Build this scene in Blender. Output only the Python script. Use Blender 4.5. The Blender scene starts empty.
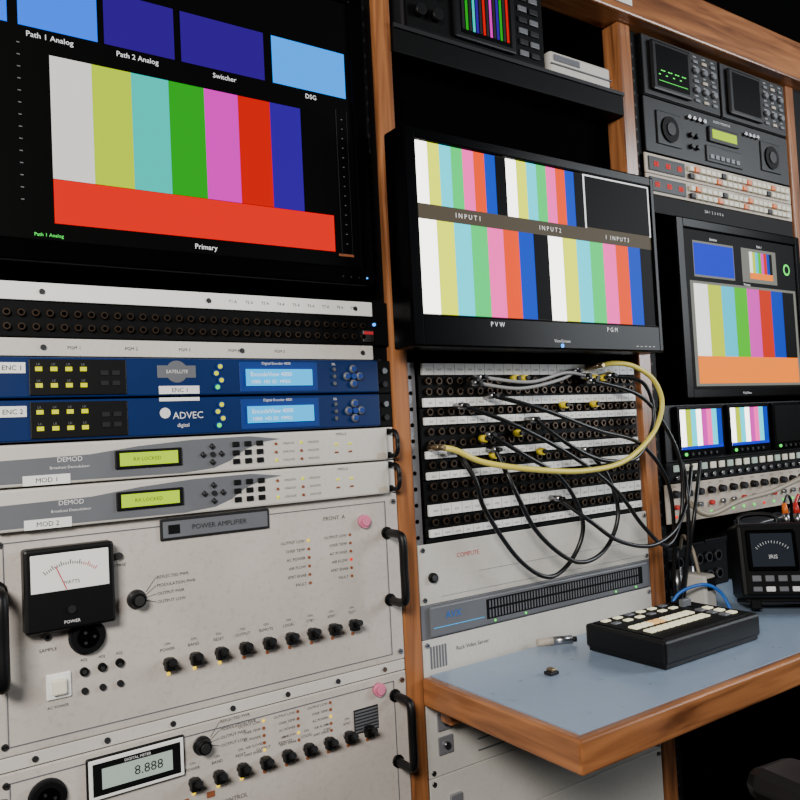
import bpy, bmesh, math, random
from mathutils import Matrix, Vector
random.seed(4)
SC=bpy.context.scene; COL=SC.collection
def lin(c):
    return tuple(((v/255)/12.92 if v/255<=.04045 else ((v/255+.055)/1.055)**2.4) for v in c)
# ---------------------------------------------------------------- materials
def mat(name,rgb,rough=.5,metal=0,noise=0,nscale=40,bump=0,coat=0,spec=.5,grime=0):
    m=bpy.data.materials.new(name);m.use_nodes=True;nt=m.node_tree;b=nt.nodes['Principled BSDF']
    c=lin(rgb);b.inputs['Base Color'].default_value=(*c,1);b.inputs['Roughness'].default_value=rough
    b.inputs['Metallic'].default_value=metal;b.inputs['Coat Weight'].default_value=coat;b.inputs['Specular IOR Level'].default_value=spec
    if noise or bump:
        tc=nt.nodes.new('ShaderNodeTexCoord');n=nt.nodes.new('ShaderNodeTexNoise');n.inputs['Scale'].default_value=nscale
        n.inputs['Detail'].default_value=6;nt.links.new(tc.outputs['Object'],n.inputs['Vector'])
        if noise:
            r=nt.nodes.new('ShaderNodeValToRGB');r.color_ramp.elements[0].position=.3;r.color_ramp.elements[1].position=.7
            r.color_ramp.elements[0].color=(*[v*(1-noise) for v in c],1);r.color_ramp.elements[1].color=(*[min(1,v*(1+noise)) for v in c],1)
            nt.links.new(n.outputs['Fac'],r.inputs['Fac']);out=r.outputs['Color']
            if grime:
                n2=nt.nodes.new('ShaderNodeTexNoise');n2.inputs['Scale'].default_value=160;n2.inputs['Detail'].default_value=10;n2.inputs['Roughness'].default_value=.7
                nt.links.new(tc.outputs['Object'],n2.inputs['Vector'])
                r2_=nt.nodes.new('ShaderNodeValToRGB');r2_.color_ramp.elements[0].position=.30;r2_.color_ramp.elements[0].color=(1-grime,1-grime*1.1,1-grime*1.3,1);r2_.color_ramp.elements[1].position=.48;r2_.color_ramp.elements[1].color=(1,1,1,1)
                nt.links.new(n2.outputs['Fac'],r2_.inputs['Fac'])
                mx=nt.nodes.new('ShaderNodeMixRGB');mx.blend_type='MULTIPLY';mx.inputs[0].default_value=1
                nt.links.new(out,mx.inputs[1]);nt.links.new(r2_.outputs['Color'],mx.inputs[2]);out=mx.outputs[0]
                mr=nt.nodes.new('ShaderNodeMapRange');mr.inputs['To Min'].default_value=rough-.1;mr.inputs['To Max'].default_value=rough+.14
                nt.links.new(n.outputs['Fac'],mr.inputs['Value']);nt.links.new(mr.outputs[0],b.inputs['Roughness'])
            nt.links.new(out,b.inputs['Base Color'])
        if bump:
            bp=nt.nodes.new('ShaderNodeBump');bp.inputs['Strength'].default_value=bump;bp.inputs['Distance'].default_value=.001
            nt.links.new(n.outputs['Fac'],bp.inputs['Height']);nt.links.new(bp.outputs['Normal'],b.inputs['Normal'])
    return m
def wood(name,scale):
    m=bpy.data.materials.new(name);m.use_nodes=True;nt=m.node_tree;b=nt.nodes['Principled BSDF']
    tc=nt.nodes.new('ShaderNodeTexCoord');mp=nt.nodes.new('ShaderNodeMapping');mp.inputs['Scale'].default_value=scale
    n=nt.nodes.new('ShaderNodeTexNoise');n.inputs['Scale'].default_value=1;n.inputs['Detail'].default_value=9;n.inputs['Distortion'].default_value=.6
    r=nt.nodes.new('ShaderNodeValToRGB');e=r.color_ramp.elements
    e[0].position=.3;e[0].color=(*lin((92,52,28)),1);e[1].position=.75;e[1].color=(*lin((184,120,72)),1)
    L=nt.links.new;L(tc.outputs['Object'],mp.inputs['Vector']);L(mp.outputs['Vector'],n.inputs['Vector']);L(n.outputs['Fac'],r.inputs['Fac']);L(r.outputs['Color'],b.inputs['Base Color'])
    bp=nt.nodes.new('ShaderNodeBump');bp.inputs['Strength'].default_value=.2;bp.inputs['Distance'].default_value=.001;L(n.outputs['Fac'],bp.inputs['Height']);L(bp.outputs['Normal'],b.inputs['Normal'])
    b.inputs['Roughness'].default_value=.3;b.inputs['Coat Weight'].default_value=.25;b.inputs['Coat Roughness'].default_value=.2
    return m
def em(name,rgb,g=1.5,base=(2,2,2),raw=None):
    m=bpy.data.materials.new(name);m.use_nodes=True;b=m.node_tree.nodes['Principled BSDF']
    b.inputs['Base Color'].default_value=(*lin(base),1);b.inputs['Roughness'].default_value=.5;b.inputs['Specular IOR Level'].default_value=.05
    b.inputs['Emission Color'].default_value=(*(raw or lin(rgb)),1);b.inputs['Emission Strength'].default_value=g
    return m
BLK=mat('black_plastic',(6,6,7),.45,bump=.1,nscale=400,spec=.3)
GLS=mat('gloss_black_plastic',(2,2,3),.25,spec=.07)
RBK=mat('black_paint_metal',(6,6,7),.6,noise=.2,spec=.12)
VOID=mat('dark_interior',(2,2,2),.95,spec=.02)
GRY=mat('grey_white_panel_paint',(188,180,172),.38,noise=.08,nscale=9,grime=.16)
GRY2=mat('light_grey_panel',(200,196,188),.36,noise=.07,nscale=8,grime=.10)
GRD=mat('mid_grey_panel',(98,100,105),.42,noise=.08,nscale=18)
DGR=mat('dark_grey_paint',(29,29,31),.5,spec=.3)
WHT=mat('white_label_strip',(232,232,228),.5)
CRM=mat('cream_key',(225,220,200),.4)
BEI=mat('beige_panel',(180,168,152),.5,noise=.07,grime=.1)
BLU=mat('blue_panel',(12,36,84),.38,noise=.08,nscale=20,spec=.35)
DBL=mat('blue_button',(22,54,125),.35)
STL=mat('brushed_steel',(170,170,172),.3,1,noise=.1)
BRS=mat('jack_nickel_brass',(150,132,104),.35,.9)
BRD=mat('jack_dark_bronze',(70,57,46),.4,.8)
ALU=mat('rail_aluminium',(155,155,160),.4,.6,noise=.08)
WV=wood('wood_vertical_grain',(70,70,5)); WH=wood('wood_horizontal_grain',(5,60,60)); WY=wood('wood_depth_grain',(60,5,60))
LAM=mat('blue_grey_laminate',(140,158,180),.3,noise=.05,nscale=60,grime=.05)
YEL=mat('yellow_cable',(225,208,90),.4); YPL=mat('yellow_plug',(220,195,30),.4)
CBL=mat('black_cable',(8,8,10),.35,spec=.45); CGR=mat('grey_cable',(150,150,150),.5); CBE=mat('beige_cable',(150,140,122),.5); CBU=mat('blue_cable',(25,100,190),.4)
PNK=mat('pink_knob',(214,120,150),.4); RED=mat('red_knob',(190,40,35),.4); ORG=mat('orange_plug',(225,110,30),.4); GRN=mat('green_plug',(50,130,70),.4)
TXD=mat('dark_ink',(30,30,34),.6); TXW=mat('white_ink',(220,220,220),.5); TXR=mat('red_ink',(190,40,50),.6)
LY=em('led_yellow',0,1,raw=(1.5,1.0,.06)); LG=em('led_green',0,1,raw=(.15,1.6,.2)); LR=em('led_red',0,1,raw=(1.3,.03,.02)); LB=em('led_blue',(60,150,255),3); LO=em('led_off_amber',(150,90,40),.2,(120,70,50))
LYG=em('led_yellow_green',0,1,raw=(1.1,1.1,.02))
LCDG=em('lcd_green',0,1.0,(60,80,20),raw=(.62,.95,.0)); LCDC=em('lcd_cyan',0,1,raw=(.02,.80,1.6)); LCDP=em('lcd_pale',(150,165,155),.35,(150,165,155))
SCR=em('screen_black',(2,2,2),1); SW=em('screen_text',(235,235,235),1.6)
def bars(pfx,cols):
    return [em(pfx+n,0,1,raw=c) for n,c in zip(('white','yellow','cyan','green','magenta','red','blue','black'),cols)]
B1=bars('bar1_',[(1.05,1.03,.96),(.68,.95,0),(0,.78,.68),(.0,.46,.01),(1.0,0,.72),(.80,0,0),(.04,0,.38),(0,0,0)])
B2=bars('bar2_',[(4.5,4.4,4.0),(1.6,1.8,0),(0,1.4,1.7),(0,1.15,.22),(2.0,.12,.80),(1.5,.09,0),(0,.07,.8),(0,0,0)])
B3=bars('bar3_',[(1.7,1.7,1.6),(.85,1.05,0),(0,.9,1.2),(.06,.78,0),(1.1,.05,.72),(.85,.03,.0),(0,.05,.65),(0,0,0)])
T1=em('tile_blue',0,1,raw=(0,.24,1.6));T2=em('tile_violet',0,1,raw=(.035,0,.28));T3=em('tile_sky',0,1,raw=(0,.48,1.7));RB=em('band_red',0,1,raw=(1.1,0.004,0));OB=em('band_orange',0,1,raw=(1.6,.34,0));T5=em('tile_royal',0,1,raw=(0,.03,.85))
GRB=em('label_band',(108,98,82),.75)
# ---------------------------------------------------------------- builder
FC={}
def fontmesh(s):
    if s in FC: return FC[s]
    cu=bpy.data.curves.new('f','FONT');cu.body=s;cu.size=1;cu.resolution_u=2
    o=bpy.data.objects.new('f',cu);COL.objects.link(o)
    dg=bpy.context.evaluated_depsgraph_get();me=bpy.data.meshes.new_from_object(o.evaluated_get(dg))
    bpy.data.objects.remove(o);bpy.data.curves.remove(cu);FC[s]=me;return me
class B:
    def __init__(s,name): s.n=name;s.bm=bmesh.new();s.m=[]
    def mi(s,m):
        if m not in s.m:s.m.append(m)
        return s.m.index(m)
    def _fin(s,vs,m,sm=False):
        i=s.mi(m);fs=set(f for v in vs for f in v.link_faces)
        for f in fs:f.material_index=i;f.smooth=sm
    def box(s,x0,x1,y0,y1,z0,z1,m,bev=0,M=None):
        T=Matrix.Translation(((x0+x1)/2,(y0+y1)/2,(z0+z1)/2))@Matrix.Diagonal((abs(x1-x0),abs(y1-y0),abs(z1-z0),1))
        if M is not None:T=M@T
        vs=bmesh.ops.create_cube(s.bm,size=1,matrix=T)['verts'];s._fin(vs,m)
        if bev:
            es=list(set(e for v in vs for e in v.link_edges))
            r=bmesh.ops.bevel(s.bm,geom=es,offset=bev,segments=2,affect='EDGES',profile=.5,clamp_overlap=True)
            i=s.mi(m)
            for f in r['faces']:f.material_index=i
    def cone(s,p0,p1,r0,r1,m,seg=14,sm=True):
        p0=Vector(p0);p1=Vector(p1);d=p1-p0;q=d.to_track_quat('Z','Y').to_matrix().to_4x4()
        T=Matrix.Translation((p0+p1)/2)@q
        vs=bmesh.ops.create_cone(s.bm,cap_ends=True,segments=seg,radius1=r0,radius2=r1,depth=d.length,matrix=T)['verts']
        i=s.mi(m)
        for f in set(f for v in vs for f in v.link_faces): f.material_index=i;f.smooth=sm and len(f.verts)==4
    def cy(s,x,z,r,y0,y1,m,seg=14,r1=None): s.cone((x,y0,z),(x,y1,z),r,r if r1 is None else r1,m,seg)
    def sph(s,c,r,m,sc=(1,1,1),M=None):
        T=Matrix.Translation(c)@Matrix.Diagonal((r*sc[0],r*sc[1],r*sc[2],1))
        vs=bmesh.ops.create_uvsphere(s.bm,u_segments=14,v_segments=8,radius=1,matrix=T)['verts'];s._fin(vs,m,True)
    def jack(s,x,z,y,r=.0042,m=None,seg=10):
        s.cy(x,z,r,y,y-.004,m or BRS,seg);s.cy(x,z,r*.62,y-.004,y-.0043,VOID,8)
    def text(s,t,x,z,y,h,m,al='C',M=None,ysc=1):
        me=fontmesh(t);xs=[v.co.x for v in me.vertices]
        if not xs:return
        w=max(xs);off={'C':-w/2,'L':0,'R':-w}[al]
        T=Matrix.Translation((x,y,z))@Matrix.Rotation(math.pi/2,4,'X')@Matrix.Diagonal((h,h*ysc,h,1))@Matrix.Translation((off,-.35,0))
        if M is not None:T=M@T
        c=me.copy();c.transform(T);i=s.mi(m)
        c.materials.clear()
        for p in c.polygons:p.material_index=i
        s.bm.from_mesh(c);bpy.data.meshes.remove(c)
    def tube(s,pts,r,m,seg=8,sub=6):
        P=[Vector(p) for p in pts];Q=[]
        for i in range(len(P)-1):
            a=P[max(i-1,0)];b=P[i];c=P[i+1];d=P[min(i+2,len(P)-1)]
            for k in range(sub):
                t=k/sub;Q.append(.5*((2*b)+(c-a)*t+(2*a-5*b+4*c-d)*t*t+(3*b-a-3*c+d)*t**3))
        Q.append(P[-1]);rings=[];i0=s.mi(m)
        n=None
        for i,q in enumerate(Q):
            tg=(Q[min(i+1,len(Q)-1)]-Q[max(i-1,0)]).normalized()
            if n is None:n=tg.orthogonal().normalized()
            n=(n-tg*n.dot(tg)).normalized();b=tg.cross(n)
            rings.append([s.bm.verts.new(q+(n*math.cos(a)+b*math.sin(a))*r) for a in [2*math.pi*j/seg for j in range(seg)]])
        for A,C in zip(rings,rings[1:]):
            for j in range(seg):
                f=s.bm.faces.new((A[j],A[(j+1)%seg],C[(j+1)%seg],C[j]));f.material_index=i0;f.smooth=True
        for R_ in (rings[0][::-1],rings[-1]):
            f=s.bm.faces.new(R_);f.material_index=i0
    def done(s,M=None):
        bmesh.ops.recalc_face_normals(s.bm,faces=[f for f in s.bm.faces if len(f.edges)>2 and any(len(e.link_faces)>1 for e in f.edges)] )
        me=bpy.data.meshes.new(s.n)
        c=Vector((0,0,0))
        if M is None:
            vs=s.bm.verts;mn=Vector((min(v.co.x for v in vs),min(v.co.y for v in vs),min(v.co.z for v in vs)));mx=Vector((max(v.co.x for v in vs),max(v.co.y for v in vs),max(v.co.z for v in vs)))
            c=(mn+mx)/2;bmesh.ops.translate(s.bm,verts=s.bm.verts,vec=-c)
        s.bm.to_mesh(me);s.bm.free()
        for m in s.m:me.materials.append(m)
        o=bpy.data.objects.new(s.n,me);COL.objects.link(o)
        if M is None:o.location=c
        else:o.matrix_world=M
        return o
# ---------------------------------------------------------------- room
def slab(n,x0,x1,y0,y1,z0,z1,m):
    b=B(n);b.box(x0,x1,y0,y1,z0,z1,m);b.done()
WALL=mat('van_wall_lining',(70,66,60),.7,noise=.05);FLO=mat('rubber_floor',(24,25,27),.8,noise=.2,nscale=90,bump=.3,spec=.2);CEI=mat('dark_ceiling_lining',(20,20,22),.8)
slab('floor',-1.5,2.6,-2.0,.8,-.05,0,FLO);slab('ceiling',-1.5,2.6,-2.0,.8,2.1,2.15,CEI)
slab('wall_back',-1.5,2.6,.8,.85,0,2.1,WALL);slab('wall_front',-1.5,2.6,-2.05,-2.0,0,2.1,WALL)
slab('wall_left',-1.55,-1.5,-2.0,.8,0,2.1,WALL);slab('wall_right',2.6,2.65,-2.0,.8,0,2.1,WALL)
# ---------------------------------------------------------------- rack
r=B('equipment_rack')
posts=[(-.045,-.0145),(.484,.511),(.996,1.03),(1.536,1.566)]
for a,b_ in posts:r.box(a,b_,-.006,.03,0,1.772,WV,.003)
for a,b_ in posts:r.box(a,b_,.0305,.6,.0,1.86,VOID)
r.box(-.9,-.046,-.004,.6,0,1.772,VOID)
r.box(1.567,2.2,-.002,.6,0,1.772,RBK)
r.box(-.9,2.2,-.03,.03,1.773,1.86,WH,.003)
r.box(-.9,2.2,-.028,.6,1.861,2.09,VOID)
r.box(-.9,2.2,.605,.62,0,2.09,VOID)
for a,b_,m in ((-.014,.012,RBK),(.4585,.4835,RBK),(.5115,.528,ALU),(.985,.9955,ALU),(1.031,1.055,RBK),(1.53,1.5355,RBK)):
    z1=1.166 if .5<a<1 else 1.77
    r.box(a,b_,.004,.02,.05,z1,m)
    if b_-a>.012:
        z=.08
        while z<z1-.02:
            r.cy((a+b_)/2,z,.003,.0041,.0035,VOID if m is ALU else DGR,8);z+=.0222
r.box(.5115,.995,-.01,.40,1.600,1.638,RBK,.002)
r.box(.5115,.995,-.013,-.0101,1.634,1.640,DGR)
r.box(.512,.995,.03,.04,1.17,1.6,VOID)
r.done()
def plate(b,x0,x1,z0,z1,m,d=.3,y=0,bev=.0008):
    b.box(x0,x1,y-.003,y,z0,z1,m,bev); b.box(x0+.028,x1-.028,y+.0002,y+d,z0+.001,z1-.001,RBK)
def screws(b,x0,x1,z0,z1,y=-.003,m=STL):
    for x in (x0+.007,x1-.007):
        for z in (z0+.007,z1-.007):
            b.cy(x,z,.0035,y,y-.002,m,10);b.box(x-.0025,x+.0025,y-.0023,y-.002,z-.0004,z+.0004,VOID)
# ---------------------------------------------------------------- monitors
def bezel(b,x0,x1,z0,z1,yf,sx0,sx1,sz0,sz1,back=.05,m=GLS,bev=.003):
    b.box(x0,sx0,yf,yf+back,z0,z1,m,bev);b.box(sx1,x1,yf,yf+back,z0,z1,m,bev)
    b.box(sx0-.004,sx1+.004,yf,yf+back,sz1,z1,m,bev);b.box(sx0-.004,sx1+.004,yf,yf+back,z0,sz0,m,bev)
    b.box(sx0-.002,sx1+.002,yf+.004,yf+back-.002,sz0-.002,sz1+.002,SCR)
def barset(b,x0,x1,z0,z1,y,M_,n=8):
    w=(x1-x0)/n
    for i in range(n):b.box(x0+i*w,x0+(i+1)*w,y-.0003,y,z0,z1,M_[i])
v=B('video_monitor');yf=-.03
bezel(v,-.16,.450,1.262,1.66,yf,-.135,.427,1.286,1.635,back=.0225)
v.box(.03,.43,-.0085,.12,1.29,1.63,RBK)
ys=yf+.0038
for (a,c,m) in ((.032,.110,T1),(.117,.194,T2),(.202,.305,T2),(.316,.419,T3),(-.07,.022,T1)):
    v.box(a,c,ys-.0006,ys,1.507,1.566,m)
barset(v,.061,.393,1.351,1.481,ys,B1)
v.box(.061,.393,ys-.0003,ys,1.304,1.3505,RB)
for t,x in (('Path 1 Analog',.062),('Path 2 Analog',.152),('Switcher',.253),('DSG',.367)):v.text(t,x,1.499,ys-.001,.0082,SW)
v.text('Primary',.222,1.294,ys-.001,.0085,SW)
v.text('Path 1 Analog',.055,1.291,ys-.001,.005,LG)
for i in range(14):
    z=1.325+i*.0125;v.box(.030,.033,ys-.0005,ys,z,z+.0010,GRD);v.box(.410,.412,ys-.0005,ys,z-.01,z-.009,GRD)
v.box(.4025,.4033,ys-.0005,ys,1.30,1.49,DGR);v.box(.4185,.419,ys-.0005,ys,1.30,1.49,DGR)
v.box(.398,.42,ys-.0004,ys,1.299,1.302,LO)
for x in (.40,.412,.424,.436):v.cy(x,1.272,.0012,yf,yf-.001,LB if x>.43 else DGR,8)
v.done()
v=B('video_monitor');yf=-.08
bezel(v,.469,.969,1.178,1.466,yf,.489,.957,1.221,1.449,back=.045)
v.box(.62,.82,-.034,.02,1.25,1.40,BLK,.005)
ys=yf+.0038
v.box(.489,.957,ys-.0001,ys,1.221,1.449,GRB)
barset(v,.4895,.646,1.366,1.4485,ys-.0002,B2);barset(v,.6465,.803,1.366,1.4485,ys-.0002,B2)
v.box(.806,.954,ys-.001,ys-.0002,1.368,1.447,SCR)
barset(v,.4895,.7215,1.2215,1.3455,ys-.0002,B2);barset(v,.7222,.9565,1.2215,1.3455,ys-.0002,B2)
for t,x in (('I N P U T 1',.572),('I N P U T 2',.727),('I   I N P U T 3',.874)):v.text(t,x,1.356,ys-.0012,.0095,SW)
v.box(.803,.806,ys-.001,ys-.0002,1.366,1.449,SW);v.box(.954,.957,ys-.001,ys-.0002,1.366,1.449,SW);v.box(.803,.957,ys-.001,ys-.0002,1.4465,1.449,SW)
v.text('P V W',.612,1.211,yf-.0006,.0095,SW);v.text('P G M',.845,1.211,yf-.0006,.0095,SW)
v.text('ViewScreen',.735,1.191,yf-.0006,.007,TXW)
v.cy(.735,1.184,.003,yf,yf-.001,LB,12)
for i in range(5):v.box(.90+i*.01,.905+i*.01,yf-.0006,yf,1.186,1.1868,TXW)
v.done()
v=B('video_monitor');yf=-.015
bezel(v,1.112,1.53,1.103,1.438,yf,1.135,1.512,1.122,1.418,back=.05)
ys=yf+.0038
FRG=em('frame_grey',(150,150,140),.8)
v.box(1.148,1.506,ys-.0001,ys,1.126,1.322,FRG)
v.box(1.163,1.292,ys-.0001,ys,1.330,1.398,FRG);v.box(1.165,1.290,ys-.0004,ys,1.334,1.394,T5)
v.box(1.318,1.440,ys-.0001,ys,1.330,1.398,FRG);barset(v,1.345,1.425,1.350,1.392,ys-.0002,B3);v.box(1.345,1.425,ys-.0005,ys,1.338,1.350,OB)
v.cy(1.478,1.365,.012,ys,ys-.0004,LG,16);v.cy(1.478,1.365,.008,ys-.0004,ys-.0006,SCR,16)
barset(v,1.158,1.497,1.182,1.317,ys-.0002,B3);v.box(1.158,1.497,ys-.0005,ys,1.131,1.182,OB)
v.text('Switcher',1.227,1.404,ys-.001,.007,SW);v.text('Path 1',1.38,1.404,ys-.001,.007,SW);v.text('Primary',1.33,1.325,ys-.001,.007,SW)
v.text('MultiView',1.30,1.112,yf-.0006,.007,TXW)
v.done()
d=B('dual_preview_monitor')
plate(d,1.058,1.53,.992,1.093,BLK)
for i,x in enumerate((1.082,1.235,1.388)):
    d.box(x,x+.142,-.012,-.0032,.996,1.091,GLS,.003)
    d.box(x+.008,x+.134,-.0125,-.0119,1.012,1.085,SCR)
    if i<2:
        barset(d,x+.009,x+.133,1.013,1.084,-.0126,[B2[0],B3[1],B2[2],B2[0],B3[4],B2[4],B2[2],B3[6]])
        d.box(x+.009,x+.133,-.0135,-.0125,1.0125,1.018,T5)
    for k in range(6):d.cy(x+.02+k*.018,1.004,.003,-.012,-.0145,DGR if k else LG,8)
d.done()
# ---------------------------------------------------------------- bay 1 patch panels
p=B('patch_panel');plate(p,.0,.4826,1.1885,1.2465,RBK)
p.box(.0,.457,-.006,-.003,1.2265,1.2455,WHT,.0008)
for k in range(32):
    for zz in (1.199,1.2135):p.jack(.016+k*.0137,zz,-.003,.0038,m=BRD)
for k in range(9):p.text('T%d A'%(k+1),.26+k*.021,1.2365,-.0064,.005,TXD)
for k in (0.05,.23,.43):p.cy(k,1.236,.003,-.006,-.0075,TXD,8)
p.box(.440,.4575,-.007,-.003,1.193,1.208,STL,.001);p.box(.4415,.456,-.0075,-.0069,1.202,1.206,TXR)
p.cy(.460,1.216,.0022,-.003,-.005,LB,8)
p.done()
p=B('patch_label_panel');plate(p,.0,.457,1.1688,1.1875,GRY2,.1)
for k in (0.05,.27,.44):p.cy(k,1.178,.003,-.003,-.005,TXD,8)
for k in range(5):p.text('PGM %d'%(k+1),.08+k*.06,1.178,-.0034,.005,TXD)
p.done()
# ---------------------------------------------------------------- blue encoders
def encoder(z0,var):
    z1=z0+.0435;e=B('video_encoder_unit')
    e.box(0,.4826,-.003,0,z0,z1,RBK,.0008);e.box(.016,.455,.0002,.3,z0+.001,z1-.001,RBK)
    e.box(.0,.458,-.012,-.003,z0+.0005,z1-.0005,BLU,.002)
    zc=(z0+z1)/2
    e.box(.034,.131,-.0135,-.012,z0+.003,z1-.003,BLK,.001)
    for k in range(4):
        for j in range(2):
            x=.040+k*.0145;z=zc+(.0085 if j else -.0085)
            e.box(x,x+.0065,-.0145,-.0135,z-.0022,z+.0022,LYG)
            e.text('LK',x+.003,z+.005,-.0138,.0035,GRD)
    for k in range(2):
        for j in range(2):e.box(.104+k*.012,.112+k*.012,-.0145,-.0135,zc-.009+j*.011,zc-.004+j*.011,DGR)
    if var:
        e.cone((.187,-.012,zc+.006),(.187,-.0125,zc+.006),.0125,.0125,GRD,24)
        for sx in (-1,1):e.box(.187+min(0,sx*.022),.187+max(0,sx*.022),-.0124,-.012,zc-.001,zc+.013,GRD,.0002)
        e.box(.166,.212,-.0135,-.012,z0+.0025,z0+.0115,WHT);e.text('ENC 1',.189,z0+.007,-.0138,.007,TXD)
        e.text('SATELLITE',.187,zc+.006,-.0132,.0055,TXW)
    else:
        e.text('ADVEC',.198,zc+.001,-.0125,.011,TXW);e.cone((.172,-.0122,zc+.004),(.172,-.0126,zc+.004),.006,.006,TXW,16)
        e.text('digital',.192,zc-.010,-.0125,.006,TXW);e.box(.166,.212,-.0130,-.012,z1-.0045,z1-.0005,WHT)
    for dx,dz in ((.238,.012),(.233,.004),(.239,-.004),(.234,-.012)):e.cy(dx,zc+dz,.0042,-.012,-.0135,DBL,12);e.cy(dx,zc+dz,.0026,-.0135,-.0145,LYG if dz>-.01 else LG,10)
    e.box(.262,.366,-.0125,-.012,z0+.004,z1-.004,DBL,.001)
    e.box(.270,.358,-.0145,-.0125,zc-.011,zc+.009,LCDC)
    e.text('EncodeView 4000',.275,zc+.003,-.0148,.0075,SW,'L');e.text('1080i  HD SD  MPEG',.275,zc-.006,-.0148,.006,SW,'L')
    e.text('Digital Encoder 4000',.31,z1-.0055,-.0128,.0045,TXW)
    for a in range(4):
        x=.418+.0095*math.cos(a*math.pi/2);z=zc+.0095*math.sin(a*math.pi/2);e.sph((x,-.0135,z),.0055,GRD,(1,.6,1));e.cy(x,z,.0035,-.014,-.0170,DBL,12)
    e.cy(.418,zc,.0038,-.012,-.017,DBL,14)
    for j in (-.009,0,.009):e.cy(.390,zc+j,.0025,-.012,-.0145,STL,10)
    e.text('SEL',.390,z1-.006,-.0128,.004,TXW)
    e.cy(.4725,zc+.008,.004,-.003,-.006,STL,10);e.cy(.4725,zc-.010,.004,-.003,-.006,DGR,10)
    e.box(0.0,.031,-.0130,-.012,z0+.026,z0+.037,WHT);e.text('ENC 1' if var else 'ENC 2',.018,z0+.0315,-.0134,.007,TXD)
    e.done()
encoder(1.124,1);encoder(1.0795,0)
# ---------------------------------------------------------------- demods
def handle(b,x,z0,z1,y,out=.035,r=.0045,m=BLK):
    b.tube([(x,y,z0),(x,y-out*.75,z0),(x,y-out,z0+.008),(x,y-out,(z0+z1)/2),(x,y-out,z1-.008),(x,y-out*.75,z1),(x,y,z1)],r,m,10,5)
    for z in (z0,z1):b.cy(x,z,r*1.5,y,y-.003,m,12)
def demod(z0,n):
    z1=z0+.0435;zc=(z0+z1)/2;e=B('demodulator_unit')
    e.box(0,.4815,-.003,0,z0,z1,GRY2,.0008);e.box(.016,.455,.0002,.3,z0+.001,z1-.001,RBK)
    e.box(.0,.466,-.014,-.003,z0+.0005,z1-.0005,GRY2,.0025)
    i=e.mi(GRD)
    vs=[e.bm.verts.new((x,-.0145,z)) for x,z in ((.0,z0+.004),(.19,z0+.003),(.225,z0+.006),(.245,z0+.013),(.262,z0+.024),(.285,z1-.011),(.31,z1-.008),(.27,z1-.003),(.20,z1-.004),(.14,z1-.008),(.09,z1-.014),(0,z1-.016))]
    f=e.bm.faces.new(vs);f.material_index=i
    e.text('DEMOD',.07,zc+.004,-.0149,.007,TXW);e.text('Broadcast Demodulator',.07,zc-.004,-.0149,.004,TXW)
    e.box(.115,.188,-.017,-.0146,zc-.010,zc+.010,BLK,.001);e.box(.120,.183,-.0175,-.017,zc-.007,zc+.007,LCDG)
    e.text('RX LOCKED',.149,zc,-.0178,.0055,TXD)
    for dx,dz in ((0,.009),(0,-.009),(-.011,0),(.011,0)):e.cone((.224+dx,-.0146,zc+dz),(.224+dx,-.017,zc+dz),.004,.003,DGR,4)
    e.cy(.224,zc,.003,-.0146,-.017,DGR,10)
    for j in range(3):
        for k in range(3):e.box(.248+k*.015,.257+k*.015,-.0165,-.0146,zc-.013+j*.010,zc-.007+j*.010,BLK,.0008)
    for k in range(2):
        for j in range(3):
            e.cy(.304+k*.034,zc-.012+j*.010,.0018,-.014,-.0155,LO if (j+k)%3 else LYG,8);e.text('UNLOCK',.321+k*.034,zc-.012+j*.010,-.0144,.0038,TXD)
    e.text('MPEG-2',.395,z1-.006,-.0144,.0045,TXD)
    for k in range(2):
        for j in range(2):e.box(.385+k*.020,.390+k*.020,-.0150,-.014,zc-.008+j*.010,zc-.006+j*.010,LYG if j else LO)
    e.box(.448,.462,-.0145,-.014,z0+.003,z0+.010,BEI)
    e.box(.025,.070,-.0148,-.0146,z0+.001,z0+.011,WHT);e.text('MOD %d'%n,.047,z0+.006,-.0150,.007,TXD)
    handle(e,.474,z0+.006,z1-.006,-.003,.022,.003)
    e.done()
demod(1.0345,1);demod(.9900,2)
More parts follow.
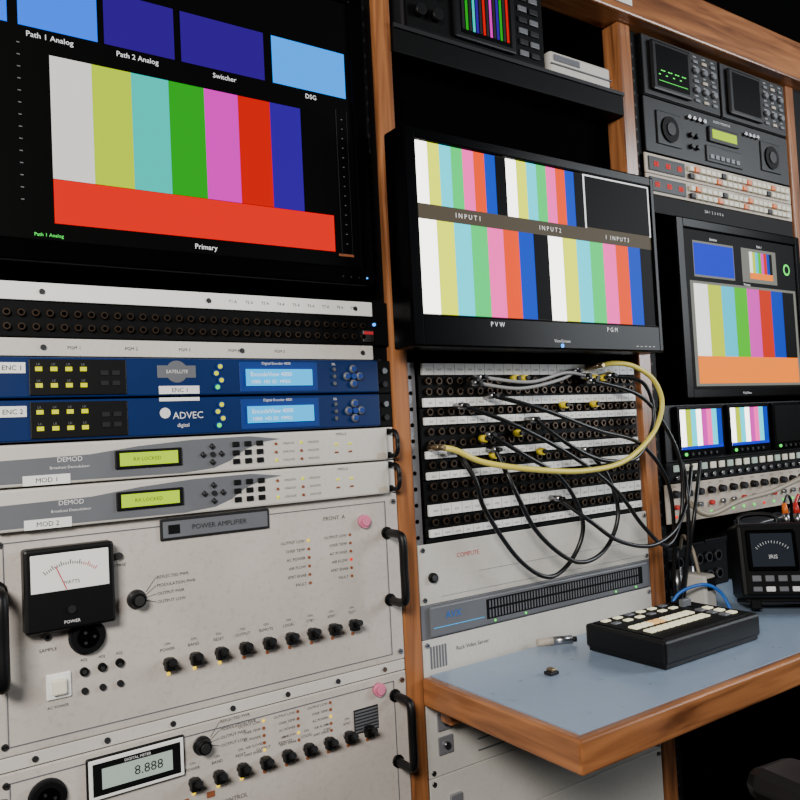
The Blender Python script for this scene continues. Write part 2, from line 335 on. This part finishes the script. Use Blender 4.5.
# ---------------------------------------------------------------- amplifiers
def toggle(b,x,z,y,led=LY,lab='OFF'):
    b.cy(x,z,.0062,y,y-.003,STL,12)
    b.box(x-.0055,x+.0055,y-.012,y-.002,z-.0075,z+.006,BLK,.0015)
    b.cone((x,y-.010,z-.001),(x,y-.022,z+.005),.0028,.0038,BLK,10)
    b.text(lab,x,z+.0145,y-.0004,.0048,TXD);b.text('ON',x,z+.0205,y-.0004,.0042,TXD)
    b.cy(x,z-.0125,.0022,y,y-.0012,led,8)
LABS=['POWER','BAND','RESET','OUTPUT','REMOTE','LOCAL','STBY','XMIT','TEST']
def amp(z0,z1,kind):
    e=B('transmitter_amplifier_unit');y=-.004
    e.box(-.012,.4826,y,0,z0,z1,GRY,.0015);e.box(.016,.455,.0002,.35,z0+.002,z1-.002,RBK)
    for a,b_,c,d_ in ((.006,.4626,z1-.0105,z1-.0095),(.006,.4626,z0+.009,z0+.010)):e.box(a,b_,y-.0008,y,c,d_,GRD)
    for a in (.006,.4621):e.box(a,a+.001,y-.0008,y,z0+.009,z1-.0095,GRD)
    screws(e,-.004,.4826,z0+.004,z1-.004,y)
    if kind==0:
        e.box(.022,.109,y-.020,y,.888,.972,BLK,.003)
        e.box(.028,.103,y-.0206,y-.0195,.928,.966,WHT,.001)
        cx,cz=.0655,.918
        for k in range(25):
            a=math.radians(50+80*k/24);r0=.036;r1=.0405 if k%4==0 else .0385
            M_=Matrix.Translation((cx,y-.0208,cz))@Matrix.Rotation(-(a-math.pi/2),4,'Y')
            e.box(-.0004,.0004,0,.0002,r0,r1,TXD if k>6 else TXR,M=M_)
        M_=Matrix.Translation((cx,y-.0211,cz))@Matrix.Rotation(math.radians(-22),4,'Y');e.box(-.0005,.0005,0,.0002,.012,.037,TXR,M=M_)
        e.text('WATTS',.0655,.936,y-.0209,.005,TXD);e.cy(.0655,.908,.004,y-.02,y-.022,DGR,12)
        e.text('POWER',.0655,.896,y-.0204,.0045,TXW)
        e.box(.163,.295,y-.003,y,.963,.987,DGR,.0015);e.box(.166,.292,y-.0036,y-.003,.966,.984,GRD)
        e.text('POWER AMPLIFIER',.232,.9755,y-.0042,.008,TXD);e.box(.172,.185,y-.0042,y-.003,.970,.980,BLK)
        kx,kz=.135,.904;cxr,czr=.083,.874
        tz=.829;tx0,tx1=.167,.404;pk=(.428,.957)
        hz0,hz1=.850,.938
        e.cy(.045,.880,.004,y,y-.002,STL,10);e.cy(.045,.880,.002,y-.002,y-.0024,VOID,8)
        e.text('SAMPLE',.045,.867,y-.0004,.005,TXD);e.text('10 MHZ',.118,.943,y-.0004,.0045,TXD)
        e.box(.042,.066,y-.003,y,.816,.842,WHT,.002);e.box(.047,.061,y-.009,y-.003,.821,.837,CRM,.002)
        for k in range(3):
            e.cy(.079+k*.018,.838+k*.001,.0045,y,y-.004,BLK,12);e.cy(.079+k*.018,.838,.0022,y-.004,y-.005,STL,10)
            e.cy(.079+k*.018,.818,.0035,y,y-.003,DGR,10);e.text('ADJ',.079+k*.018,.850,y-.0004,.004,TXD)
        e.text('AC POWER',.053,.808,y-.0004,.004,TXD)
        for j in range(6):
            for k in range(2):
                e.cy(.347+k*.06,.942-j*.0105,.0019,y,y-.001,(LY if (j,k)==(0,0) else (LR if k==1 and j==3 else LO)),8)
                e.text(('OUTPUT LOW','OVER TEMP','AC POWER','AIR FLOW','XMIT ENAB','FAULT')[j],.342+k*.06,.942-j*.0105,y-.0004,.005,TXD,'R')
        e.text('FRONT  A',.385,.966,y-.0004,.007,TXD)
        e.cy(.118,.953,.004,y,y-.004,STL,10)
    else:
        e.box(.077,.181,y-.004,y,.703,.748,BLK,.002);e.box(.079,.179,y-.006,y-.004,.705,.746,WHT,.001);e.box(.083,.175,y-.0065,y-.006,.709,.742,BLK);e.box(.092,.166,y-.007,y-.0065,.715,.736,LCDP)
        e.text('8.888',.14,.7255,y-.0074,.014,TXD);e.text('DIGITAL METER',.129,.739,y-.0070,.004,TXW)
        kx,kz=.201,.730;cxr,czr=.040,.721
        tz=.692;tx0,tx1=.190,.418;pk=(.438,.7385)
        hz0,hz1=.640,.725
        e.box(.400,.436,y-.0012,y,.690,.720,DGR)
        for k in range(7):e.box(.401,.435,y-.002,y-.0012,.692+k*.004,.694+k*.004,GRD)
        for j in range(5):
            for k in range(3):
                e.cy(.277+k*.045,.738-j*.0085,.0019,y,y-.001,(LY if (j+k)%4==0 else LO),8)
                e.text(('OUTPUT LOW','OVER TEMP','AC POWER','AIR FLOW','XMIT ENAB')[j],.273+k*.045,.738-j*.0085,y-.0004,.0042,TXD,'R')
        for k in range(5):
            e.box(.085+k*.03,.094+k*.03,y-.0015,y,.670,.676,LG if k==1 else LO)
            e.cy(.05+k*.05,.640,.006,y,y-.008,BLK,12)
        e.box(.03,.42,y-.001,y,.60,.601,DGR)
        e.text('AMPLIFIER CONTROL',.22,.66,y-.0004,.007,TXD)
    e.cy(kx,kz,.0105,y,y-.003,STL,18);e.cy(kx,kz,.0085,y-.003,y-.014,BLK,18,.0075);e.cy(kx,kz,.0052,y-.014,y-.0155,STL,14)
    for k,t in enumerate(('REFLECTED PWR','MODULATION PWR','OUTPUT PWR','OUTPUT LOW')):
        zz=kz+.020-k*.009;e.text(t,kx+.023,zz,y-.0004,.0048,TXD,'L');
        a=Vector((kx+.011,y-.0004,kz+.006-k*.003));b_=Vector((kx+.022,y-.0004,zz));e.cone(a,b_,.0003,.0003,TXD,4)
    e.cy(cxr,czr,.0185,y,y-.004,DGR,24);e.cy(cxr,czr,.0165,y-.004,y-.008,BLK,24);e.cy(cxr,czr,.011,y-.008,y-.0085,VOID,20)
    for a in range(3):e.cy(cxr+.006*math.cos(a*2.1),czr+.006*math.sin(a*2.1),.0016,y-.0085,y-.010,STL,8)
    for k in range(9):
        x=tx0+(tx1-tx0)*k/8;toggle(e,x,tz,y,LY if k<3 else LO,LABS[k])
    e.cy(pk[0],pk[1],.0085,y,y-.006,PNK,16);e.cy(pk[0],pk[1],.0055,y-.006,y-.009,PNK,16)
    handle(e,.463,hz0,hz1,y,.038,.0055);handle(e,-.001,hz0-.004,hz1-.004,y,.038,.0065)
    e.done()
amp(.769,.9895,0);amp(.54,.7535,1)
p=B('ventilation_panel');plate(p,-.012,.4826,.7545,.7682,GRY2,.1)
for k in range(7):
    p.cy(.03+k*.07,.7613,.0032,-.003,-.005,TXD if k%2 else STL,8)
p.done()
p=B('lower_equipment_unit');plate(p,-.012,.4826,.30,.5385,GRY,.3);screws(p,-.012,.4826,.30,.5385);handle(p,.463,.37,.47,-.003);handle(p,.01,.37,.47,-.003);p.done()
p=B('blank_rack_panel');plate(p,-.012,.4826,.02,.2985,RBK,.3);screws(p,-.012,.4826,.02,.2985);p.done()
# ---------------------------------------------------------------- bay 2 patch bays
zt=1.166
specs=[('S',.019),('J2',.030),('S',.015),('J1',.012),('S',.013),('J2',.034),('S',.013),('J1',.016),('S',.013),('J2',.032),('S',.018),('J1',.016),('S',.013)]
z=zt
grp=[specs[0:3],specs[3:6],specs[6:9],specs[9:11],specs[11:13]]
for g in grp:
    h=sum(k[1] for k in g);p=B('video_patch_bay');plate(p,.529,.984,z-h,z-.0006,RBK,.2)
    for t,hh in g:
        if t=='S':
            p.box(.533,.980,-.0075,-.003,z-hh+.001,z-.0015,WHT,.0006)
            for k in range(24):
                x=.544+k*.0186
                if k:p.box(x-.0095,x-.0092,-.0078,-.0074,z-hh+.001,z-.002,GRD)
                p.text(random.choice(['CAM1','VTR2','PGM','DA 3','SAT','AUX','MON','RTR']),x,z-hh/2-.001,-.0079,.0040,TXD)
        else:
            n=2 if t=='J2' else 1
            for q in range(n):
                zz=z-hh*(q+.5)/n
                for k in range(24):p.jack(.544+k*.0186,zz,-.003,.0052,m=BRD,seg=12)
        z-=hh
    p.done()
zbot=z
p=B('rack_server_unit');plate(p,.5135,.9945,.832,.914,GRY2)
p.text('COMPUTE',.60,.893,-.0034,.009,TXR);screws(p,.5135,.9945,.832,.914);p.box(.62,.99,-.0036,-.003,.866,.8663,GRD);p.box(.55,.99,-.0036,-.003,.84,.8403,GRD)
p.cy(.535,.868,.007,-.003,-.008,BLK,14);p.cy(.535,.868,.004,-.008,-.010,STL,12)
p.done()
if zbot>.916:
    p=B('blank_rack_panel');plate(p,.529,.984,.9145,zbot-.001,RBK,.1);p.done()
p=B('video_converter_unit');plate(p,.5135,.9945,.7855,.8315,GRD)
p.box(.525,.985,-.008,-.003,.788,.829,GRD,.002)
p.text('AVX',.565,.815,-.0084,.014,CBU);p.box(.53,.62,-.0084,-.008,.800,.8005,LCDC)
p.box(.625,.968,-.0083,-.008,.796,.824,RBK)
for k in range(56):
    x=.63+k*.0059;p.box(x,x+.0024,-.0088,-.0083,.798,.809,GRD)
    p.box(x,x+.0024,-.0088,-.0083,.812,.822,GRD)
for x in (.64,.7,.9,.95):p.cy(x,.7925,.0018,-.008,-.009,LG,8)
p.done()
p=B('rack_computer_unit');plate(p,.5135,.9945,.600,.785,GRY2)
for k in range(6):p.box(.525+k*.005,.528+k*.005,-.0036,-.003,.745,.775,GRD)
p.text('Rack Video Server',.60,.765,-.0034,.008,TXD);screws(p,.5135,.9945,.600,.785)
for q in (.672,.640):
    p.box(.53,.555,-.006,-.003,q-.012,q+.012,ALU,.001);p.cy(.5425,q,.005,-.006,-.010,STL,12)
for k in range(4):p.box(.60,.96,-.0036,-.003,.615+k*.016,.617+k*.016,GRD)
p.done()
for a,c in ((.515,.599),(.40,.514),(.02,.399)):
    p=B('drawer_panel');plate(p,.5135,.9945,a,c,GRY2 if a>.3 else RBK);screws(p,.5135,.9945,a,c)
    p.box(.545,.565,-.008,-.003,(a+c)/2-.014,(a+c)/2+.014,ALU,.001);p.done()
# ---------------------------------------------------------------- bay 2 top shelf items
w=B('waveform_monitor');X0,X1,Z0,Z1=.535,.815,1.641,1.768
w.box(X0,X1,.0,.25,Z0,Z1,DGR,.003);w.box(X0+.004,X1-.004,-.006,0,Z0+.004,Z1-.004,RBK,.002)
w.box(.622,.745,-.012,-.006,Z0+.008,Z1-.006,BLK,.004);w.box(.634,.735,-.0126,-.0118,Z0+.016,Z1-.012,SCR)
for k in range(14):
    x=.636+k*.0068;w.box(x,x+.0045,-.0130,-.0125,Z0+.022,Z1-.03,[DGR,B1[3],DGR,B1[2],B1[6],DGR,B1[5],DGR,B1[4],DGR,B1[6],B1[3],DGR,B1[5]][k])
w.box(.636,.732,-.0131,-.0126,Z1-.028,Z1-.026,GRD)
for i_ in range(6):
    for j in range(2):
        w.box(.756+j*.024,.774+j*.024,-.009,-.006,Z0+.012+i_*.018,Z0+.021+i_*.018,DGR if (i_+j)%2 else GRD,.001)
for i_ in range(3):
    for j in range(2):w.cy(.560+j*.03,Z0+.03+i_*.034,.009,-.006,-.016,STL if i_ else BLK,14)
w.done()
w=B('power_supply_box');w.box(.832,.978,.002,.16,1.6405,1.684,GRY2,.004);w.box(.832,.978,-.001,.003,1.661,1.6625,GRD);w.box(.84,.90,.0,.003,1.668,1.678,GRD);w.done()
w=B('paper_label');w.box(.915,1.005,-.033,-.0305,1.787,1.812,WHT);w.text('STUDIO POWER',.96,1.80,-.0335,.007,TXD);w.done()
# ---------------------------------------------------------------- bay 3
def scope(x0,x1,on):
    w=B('waveform_monitor');z0,z1=1.655,1.768
    w.box(x0,x1,-.003,.3,z0,z1,RBK,.001);w.box(x0+.002,x1-.002,-.006,-.003,z0+.002,z1-.002,DGR,.001)
    w.box(x0+.018,x0+.135,-.014,-.006,z0+.010,z1-.010,BLK,.004);w.box(x0+.030,x0+.124,-.0145,-.0139,z0+.018,z1-.018,SCR)
    if on:
        for k in range(12):w.box(x0+.034+k*.0068,x0+.039+k*.0068,-.0150,-.0144,z0+.035+(.012 if k%3 else .004),z0+.0365+(.012 if k%3 else .004),LG)
        w.box(x0+.034,x0+.118,-.0150,-.0144,z0+.028,z0+.0285,LG)
    for i_ in range(5):
        for j in range(3):
            if i_%2:w.cy(x0+.156+j*.028,z0+.018+i_*.019,.006,-.006,-.012,GRD,12)
            else:w.box(x0+.150+j*.028,x0+.164+j*.028,-.009,-.006,z0+.014+i_*.019,z0+.020+i_*.019,BEI if (i_+j)%2 else GRD,.001)
            w.text('GAIN',x0+.157+j*.028,z0+.027+i_*.019,-.0064,.004,TXW)
    w.done()
scope(1.058,1.291,1);scope(1.295,1.528,0)
w=B('audio_monitor_unit');plate(w,1.058,1.53,1.552,1.653,DGR)
for cx in (1.125,1.46):
    w.box(cx-.036,cx+.036,-.006,-.003,1.570,1.632,BLK,.003);w.cy(cx,1.6,.024,-.006,-.009,RBK,20);w.cy(cx,1.6,.012,-.009,-.011,DGR,16)
w.box(1.245,1.345,-.008,-.003,1.600,1.630,BLK,.002);w.box(1.255,1.335,-.0086,-.0078,1.607,1.624,LCDG)
w.box(1.235,1.355,-.006,-.003,1.560,1.592,BLK,.002)
for k in range(4):
    w.cy(1.185+k*.016,1.635,.004,-.003,-.009,STL,10);w.cy(1.37+k*.014,1.635,.004,-.003,-.009,STL,10)
    w.cy(1.19+(k%2)*.018,1.58+(k//2)*.022,.005,-.003,-.010,BLK,10)
w.text('AUDIO MONITOR',1.295,1.643,-.0034,.007,TXW)
for k in range(6):w.box(1.245+k*.017,1.256+k*.017,-.008,-.006,1.566,1.574,GRD)
w.done()
for z0 in (1.512,1.4745):
    w=B('router_control_panel');plate(w,1.052,1.53,z0,z0+.0365,BEI)
    w.box(1.060,1.165,-.005,-.003,z0+.005,z0+.031,BLK,.001)
    for k in range(3):w.text('88',1.08+k*.034,z0+.018,-.0056,.014,LR)
    for i_ in range(2):
        for k in range(20):
            w.box(1.175+k*.0172,1.188+k*.0172,-.009,-.003,z0+.005+i_*.014,z0+.0145+i_*.014,CRM if (k*7+i_*3)%5 else (ORG if k%3 else DGR),.001)
    w.text('A B C D E F G H   SOURCE   DEST',1.35,z0+.0335,-.0034,.0035,TXD)
    w.done()
p=B('blank_rack_panel');plate(p,1.056,1.53,1.4405,1.4735,RBK,.2);p.text('DA 1  2  3  4  5  6',1.25,1.46,-.0034,.008,TXW);p.done()
w=B('audio_routing_panel');plate(w,1.056,1.53,.9545,.991,RBK)
for k in range(16):
    w.box(1.075+k*.027,1.092+k*.027,-.006,-.003,.974,.986,CRM if k%3 else LCDP,.001);w.cy(1.083+k*.027,.964,.004,-.003,-.008,STL,10)
w.done()
w=B('audio_mixer_panel');plate(w,1.050,1.53,.884,.953,BEI)
for k in range(13):
    w.cy(1.075+k*.0345,.935,.0075,-.003,-.013,BLK if k%2 else DGR,12,.006);w.text('CH %d'%(k+1),1.075+k*.0345,.948,-.0034,.005,TXD)
    w.cy(1.075+k*.0345,.912,.0045,-.003,-.010,STL if k%3 else RED,10)
    w.cy(1.075+k*.0345,.895,.0025,-.003,-.005,LR if k%4==0 else LG,8)
w.done()
w=B('audio_breakout_box');w.box(1.06,1.30,.05,.25,.7405,.83,RBK,.003)
for k in range(7):
    for j in range(2):w.cy(1.08+k*.03,.765+j*.035,.010,.05,.042,DGR,14);w.cy(1.08+k*.03,.765+j*.035,.007,.042,.0415,VOID,12)
w.box(1.33,1.52,.05,.25,.7405,.86,DGR,.003)
w.done()
# ---------------------------------------------------------------- desk
d=B('wooden_edge_desk')
x0,x1,y0,z0,z1=.505,1.85,-.292,.702,.740
d.box(x0+.0135,x1,y0+.0135,-.0092,z0+.004,z1,LAM)
d.box(x0,x0+.014,y0+.0005,-.0092,z0+.0002,z1-.0006,WY,.003);d.box(x0+.0005,x1,y0,y0+.0135,z0,z1-.0004,WH,.003)
d.done()
d=B('desk_bracket')
for x in (.60,1.2,1.7):
    d.box(x,x+.025,-.25,-.012,.676,.7015,RBK,.002)
d.box(.53,1.53,-.035,-.012,.676,.7015,WH,.002);d.done()
d=B('desk_rear_shelf');d.box(1.058,1.528,-.0088,.44,.725,.740,LAM);d.done()
# switcher on desk
s=B('video_switcher_panel')
X0,X1,Y0,Y1,Z0,Z1=.752,.972,-.213,-.075,.7405,.779
s.box(X0+.003,X1-.003,Y0+.003,Y1-.003,Z0,Z0+.008,BLK,.002)
s.box(X0,X1,Y0,Y1,Z0+.006,Z1,BLK,.004)
s.box(X0+.008,X1-.008,Y0+.008,Y1-.008,Z1-.001,Z1+.0012,RBK,.001)
KEY=em('lit_cream_key',(250,240,195),.55,(225,220,190))
KEYO=em('lit_orange_key',(255,190,110),.5,(225,180,120))
for i_ in range(2):
    for k in range(10):
        x=X0+.020+k*.0135;y=Y0+.035+i_*.026
        s.box(x,x+.011,y,y+.015,Z1,Z1+.0035,KEYO if (i_==1 and k in(3,4)) else KEY,.001)
for i_ in range(2):
    for k in range(6):
        x=X0+.020+k*.026;y=Y0+.098+i_*.019
        s.box(x,x+.014,y,y+.009,Z1,Z1+.003,KEY if (i_+k)%3 else GRD,.001)
for i_ in range(3):
    for k in range(2):s.box(X1-.054+k*.018,X1-.041+k*.018,Y0+.020+i_*.02,Y0+.032+i_*.02,Z1,Z1+.0035,KEY if k else GRD,.001)
s.box(X1-.040,X1-.036,Y0+.085,Y1-.012,Z1+.001,Z1+.0016,VOID);s.box(X1-.048,X1-.028,Y0+.095,Y0+.103,Z1,Z1+.012,GRD,.001)
s.text('VIDEO MIXER',X0+.06,Z0+.014,Y0-.0005,.005,DGR)
for k in range(4):s.cone((X0+.03+k*.03,Y1,Z0+.015),(X0+.03+k*.03,Y1+.012,Z0+.015),.005,.005,STL,12)
s.done()
# CCU
c=B('camera_control_unit')
c.box(-.090,.090,-.045,.045,0,.125,BLK,.008)
c.box(-.083,.083,-.048,-.044,.006,.119,RBK,.003)
c.box(-.078,.0,-.053,-.047,.045,.112,GLS,.003)
c.box(-.071,-.007,-.0536,-.0525,.052,.106,em('ccu_screen',(60,68,80),.35))
for k in range(13):
    a=math.radians(45+90*k/12);M_=Matrix.Translation((-.039,-.0539,.058))@Matrix.Rotation(-(a-math.pi/2),4,'Y');c.box(-.0004,.0004,0,.0002,.032,.036,TXW,M=M_)
c.text('IRIS',-.039,.068,-.054,.009,TXW)
for k in range(4):c.box(-.074+k*.02,-.060+k*.02,-.051,-.047,.028,.038,GRD,.001)
for k in range(4):c.box(-.074+k*.02,-.060+k*.02,-.051,-.047,.012,.020,WHT if k%2 else GRD,.001)
c.cone((.045,-.047,.085),(.045,-.066,.085),.021,.018,DGR,20);c.cone((.045,-.066,.085),(.045,-.069,.085),.013,.013,GRD,16)
c.cone((.045,-.047,.032),(.045,-.060,.032),.014,.012,BLK,16)
for q in (.018,.072):c.cone((q,-.047,.058),(q,-.053,.058),.005,.005,STL,10)
c.tube([(-.075,.0,.124),(-.075,.0,.136),(-.06,.0,.142),(-.03,.0,.142),(-.015,.0,.136),(-.015,.0,.124)],.004,BLK)
for k,m in enumerate((ORG,RED,ORG,GRN,RED)):
    x=.002+k*.018;c.cone((x,0,.124),(x,.0,.142),.006,.006,STL,12);c.cone((x,0,.142),(x,.002,.160),.0055,.004,m,12)
    c.tube([(x,.002,.159),(x+.01,.015,.175),(x+.02,.035,.165),(x+.02,.052,.12)],.0025,m if k%2 else CBL)
c.box(-.085,.085,-.040,.040,-.006,.001,RBK,.002)
for sx in (-.07,.07):c.box(sx-.008,sx+.008,-.043,-.030,-.016,.0,RBK,.002)
Mc=Matrix.Translation((1.180,-.150,.7565))@Matrix.Rotation(math.radians(-46),4,'Z')@Matrix.Rotation(math.radians(-12),4,'X')
c.done(Mc)
c=B('power_adapter');c.box(1.063,1.093,-.062,-.018,.7405,.80,GRY2,.004);c.box(1.067,1.089,-.064,-.0615,.775,.795,DGR);c.tube([(1.078,-.04,.80),(1.078,-.03,.84),(1.095,.0,.86),(1.125,.03,.83)],.003,CBE);c.done()
c=B('cable_plug');
for dx,dy in ((0,0),(.018,.012),(.040,.002)):
    c.cone((1.09+dx,.015+dy,.7405),(1.09+dx,.015+dy,.80),.009,.009,STL,14);c.cone((1.09+dx,.015+dy,.80),(1.09+dx,.015+dy,.83),.007,.005,BLK,12)
c.done()
c=B('cable_plug');c.cone((.735,-.025,.7475),(.762,-.038,.7475),.0065,.0065,STL,12);c.cone((.762,-.038,.7475),(.768,-.042,.7475),.004,.004,BLK,12);c.cone((.712,-.016,.7475),(.735,-.025,.7475),.005,.0065,BEI,12);c.done()
c=B('adhesive_cable_clip');c.box(.63,.646,-.125,-.112,.7405,.745,DGR,.001);c.box(.634,.642,-.124,-.113,.745,.749,BRS,.001);c.done()
# ---------------------------------------------------------------- cables
def cable(name,pts,r,m,plug=None,ends=(1,1)):
    b=B(name)
    b.tube(pts,r,m,8,8)
    for k,(i0,i1) in enumerate(((0,1),(-1,-2))):
        if ends[k]:
            p=Vector(pts[i0]);b.cone((p.x,-.0075,p.z),(p.x,p.y-.004,p.z),.0048,.0042,plug or STL,12)
            b.cone((p.x,p.y-.003,p.z),(p.x,p.y-.012,p.z),.004,.003,plug or BLK,12)
    b.done()
Y4=-.04
cable('yellow_patch_cable',[(.538,-.030,1.047),(.555,-.045,1.042),(.599,-.05,1.023),(.674,-.07,1.008),(.776,-.07,.999),(.879,-.06,1.007),(.964,-.05,1.046),(.994,-.05,1.094),(.976,-.05,1.135),(.927,-.05,1.158),(.885,-.045,1.163),(.865,-.03,1.160)],.0042,YEL,BRS)
cable('patch_cable',[(.573,-.025,1.039),(.590,Y4,1.0),(.606,Y4,.955),(.663,Y4,.880),(.723,Y4,.846),(.776,Y4,.871),(.793,-.045,.922),(.754,-.045,.987),(.683,Y4,1.029),(.635,-.025,1.060)],.0034,CBL)
cable('patch_cable',[(.644,-.025,1.038),(.653,-.05,.981),(.693,-.052,.914),(.765,-.052,.864),(.831,-.05,.872),(.868,-.05,.924),(.854,-.045,.987),(.831,-.025,1.028)],.0034,CBL)
cable('patch_cable',[(.588,-.025,1.103),(.663,-.045,1.073),(.765,-.055,1.023),(.854,-.06,.964),(.914,-.06,.901),(.976,-.055,.862),(1.023,-.05,.90),(1.034,-.05,.985),(1.009,-.045,1.052),(.951,-.04,1.110),(.854,-.025,1.137)],.0034,CBL)
cable('patch_cable',[(.644,-.025,1.116),(.723,-.045,1.093),(.831,-.05,1.058),(.94,-.045,1.030),(1.01,-.04,.96),(1.03,-.03,.86),(1.035,-.02,.80),(1.038,-.02,.745)],.0034,CBL,ends=(1,0))
cable('patch_cable',[(.723,-.025,1.079),(.787,-.05,1.029),(.854,-.055,1.008),(.926,-.05,1.013),(.976,-.045,1.07),(.963,-.04,1.13),(.90,-.025,1.145)],.0034,CBL)
cable('patch_cable',[(.765,-.025,.957),(.80,-.055,.92),(.854,-.06,.885),(.93,-.06,.868),(1.0,-.055,.885),(1.045,-.05,.93),(1.09,-.03,.985)],.0034,CBL,ends=(1,0))
cable('patch_cable',[(.615,-.025,1.135),(.683,-.04,1.125),(.765,-.04,1.137),(.82,-.025,1.152)],.0026,CGR)
cable('patch_cable',[(.625,-.025,1.143),(.70,-.045,1.134),(.78,-.04,1.148),(.84,-.025,1.145)],.0026,CGR)
b=B('patch_plug_cluster')
for x,z_ in ((.70,1.142),(.718,1.142),(.855,1.142),(.873,1.142),(.892,1.142),(.910,1.147),(.632,1.055),(.65,1.03),(.70,1.06),(.745,1.03),(.80,1.10),(.87,1.10)):
    b.cy(x,z_,.0055,-.0075,-.020,YPL,12);b.cy(x,z_,.0035,-.020,-.024,BLK,10)
b.done()
cable('equipment_cable',[(1.50,-.06,1.02),(1.42,-.07,.96),(1.32,-.05,.925),(1.20,-.05,.915),(1.10,-.05,.900),(1.06,-.04,.93),(1.09,-.02,.965)],.0045,CBE,ends=(0,0))
cable('equipment_cable',[(1.13,-.02,.99),(1.07,-.05,.93),(1.05,-.05,.87),(1.055,-.03,.80),(1.055,-.02,.7435)],.0035,CBL,ends=(0,0))
cable('equipment_cable',[(1.08,-.02,.99),(1.045,-.05,.95),(1.04,-.05,.86),(1.040,-.03,.77),(1.042,-.012,.745)],.0035,CBL,ends=(0,0))
cable('equipment_cable',[(1.45,-.02,.90),(1.38,-.03,.87),(1.30,-.02,.86),(1.24,.01,.84),(1.20,.03,.835)],.004,CBL,ends=(0,0))
cable('equipment_cable',[(1.00,-.03,.7435),(1.02,-.04,.775),(1.045,-.07,.79),(1.07,-.085,.775),(1.075,-.10,.7435)],.0028,CBU,ends=(0,0))
# ---------------------------------------------------------------- chair
FAB=mat('black_fabric',(14,14,16),.85,noise=.2,nscale=300,bump=.3,spec=.2);CPL=mat('chair_black_plastic',(14,14,15),.45,spec=.4)
def cushion(b,x0,x1,y0,y1,z0,z1,m,M=None):b.box(x0,x1,y0,y1,z0,z1,m,min(.035,(z1-z0)*.45,(x1-x0)*.4,(y1-y0)*.45),M=M)
ch=B('office_chair')
cushion(ch,-.24,.24,-.24,.24,.43,.52,FAB);cushion(ch,-.22,.22,-.30,-.22,.58,1.0,FAB)
ch.box(-.03,.03,-.30,-.27,.42,.65,CPL,.005);ch.box(-.03,.03,-.29,-.1,.40,.43,CPL,.005)
for sx in (-1,1):
    cushion(ch,sx*.29-.04,sx*.29+.04,-.16,.14,.648,.685,CPL);ch.box(sx*.29-.012,sx*.29+.012,-.03,.03,.44,.66,CPL,.005);ch.box(min(sx*.2,sx*.30),max(sx*.2,sx*.30),-.03,.03,.42,.44,CPL,.004)
ch.cone((0,0,.10),(0,0,.43),.028,.022,STL,16)
for k in range(5):
    a=k*2*math.pi/5+.3;ch.cone((0,0,.11),(.27*math.cos(a),.27*math.sin(a),.075),.028,.018,CPL,10);ch.sph((.27*math.cos(a),.27*math.sin(a),.03),.03,CPL,(.7,1,1))
ch.done(Matrix.Translation((.99,-.54,0))@Matrix.Rotation(math.radians(-8),4,'Z'))
# ---------------------------------------------------------------- lights
def area(n,loc,tgt,e,sx,sy,col):
    l=bpy.data.lights.new(n,'AREA');l.shape='RECTANGLE';l.size=sx;l.size_y=sy;l.energy=e;l.color=col
    o=bpy.data.objects.new(n,l);COL.objects.link(o);o.location=loc;o.rotation_euler=(Vector(tgt)-Vector(loc)).to_track_quat('-Z','Y').to_euler()
area('front_left_key_light',(-.75,-1.35,1.75),(.2,0,.78),48,.55,.35,(1,.955,.90))  # added unseen key light, hung below the ceiling at front left for falloff
area('side_door_daylight',(2.3,-1.2,1.6),(.9,-.1,.8),34,.8,1.0,(.90,.95,1))
w=bpy.data.worlds.new('w');SC.world=w;w.use_nodes=True;w.node_tree.nodes['Background'].inputs[0].default_value=(.5,.55,.6,1);w.node_tree.nodes['Background'].inputs[1].default_value=.3
# ---------------------------------------------------------------- camera
y,p,rr=.5984,.0399,-.0507
fw=Vector((math.sin(y)*math.cos(p),math.cos(y)*math.cos(p),math.sin(p)));ri=Vector((math.cos(y),-math.sin(y),0));up=ri.cross(fw)
r2=ri*math.cos(rr)+up*math.sin(rr);u2=-ri*math.sin(rr)+up*math.cos(rr)
cam=bpy.data.cameras.new('camera');cam.sensor_width=36;cam.lens=36*.7768/.8;cam.clip_start=.01
co=bpy.data.objects.new('camera',cam);COL.objects.link(co)
M=Matrix((( r2.x,u2.x,-fw.x,-.0995),(r2.y,u2.y,-fw.y,-.8772),(r2.z,u2.z,-fw.z,1.0719),(0,0,0,1)));co.matrix_world=M
SC.camera=co
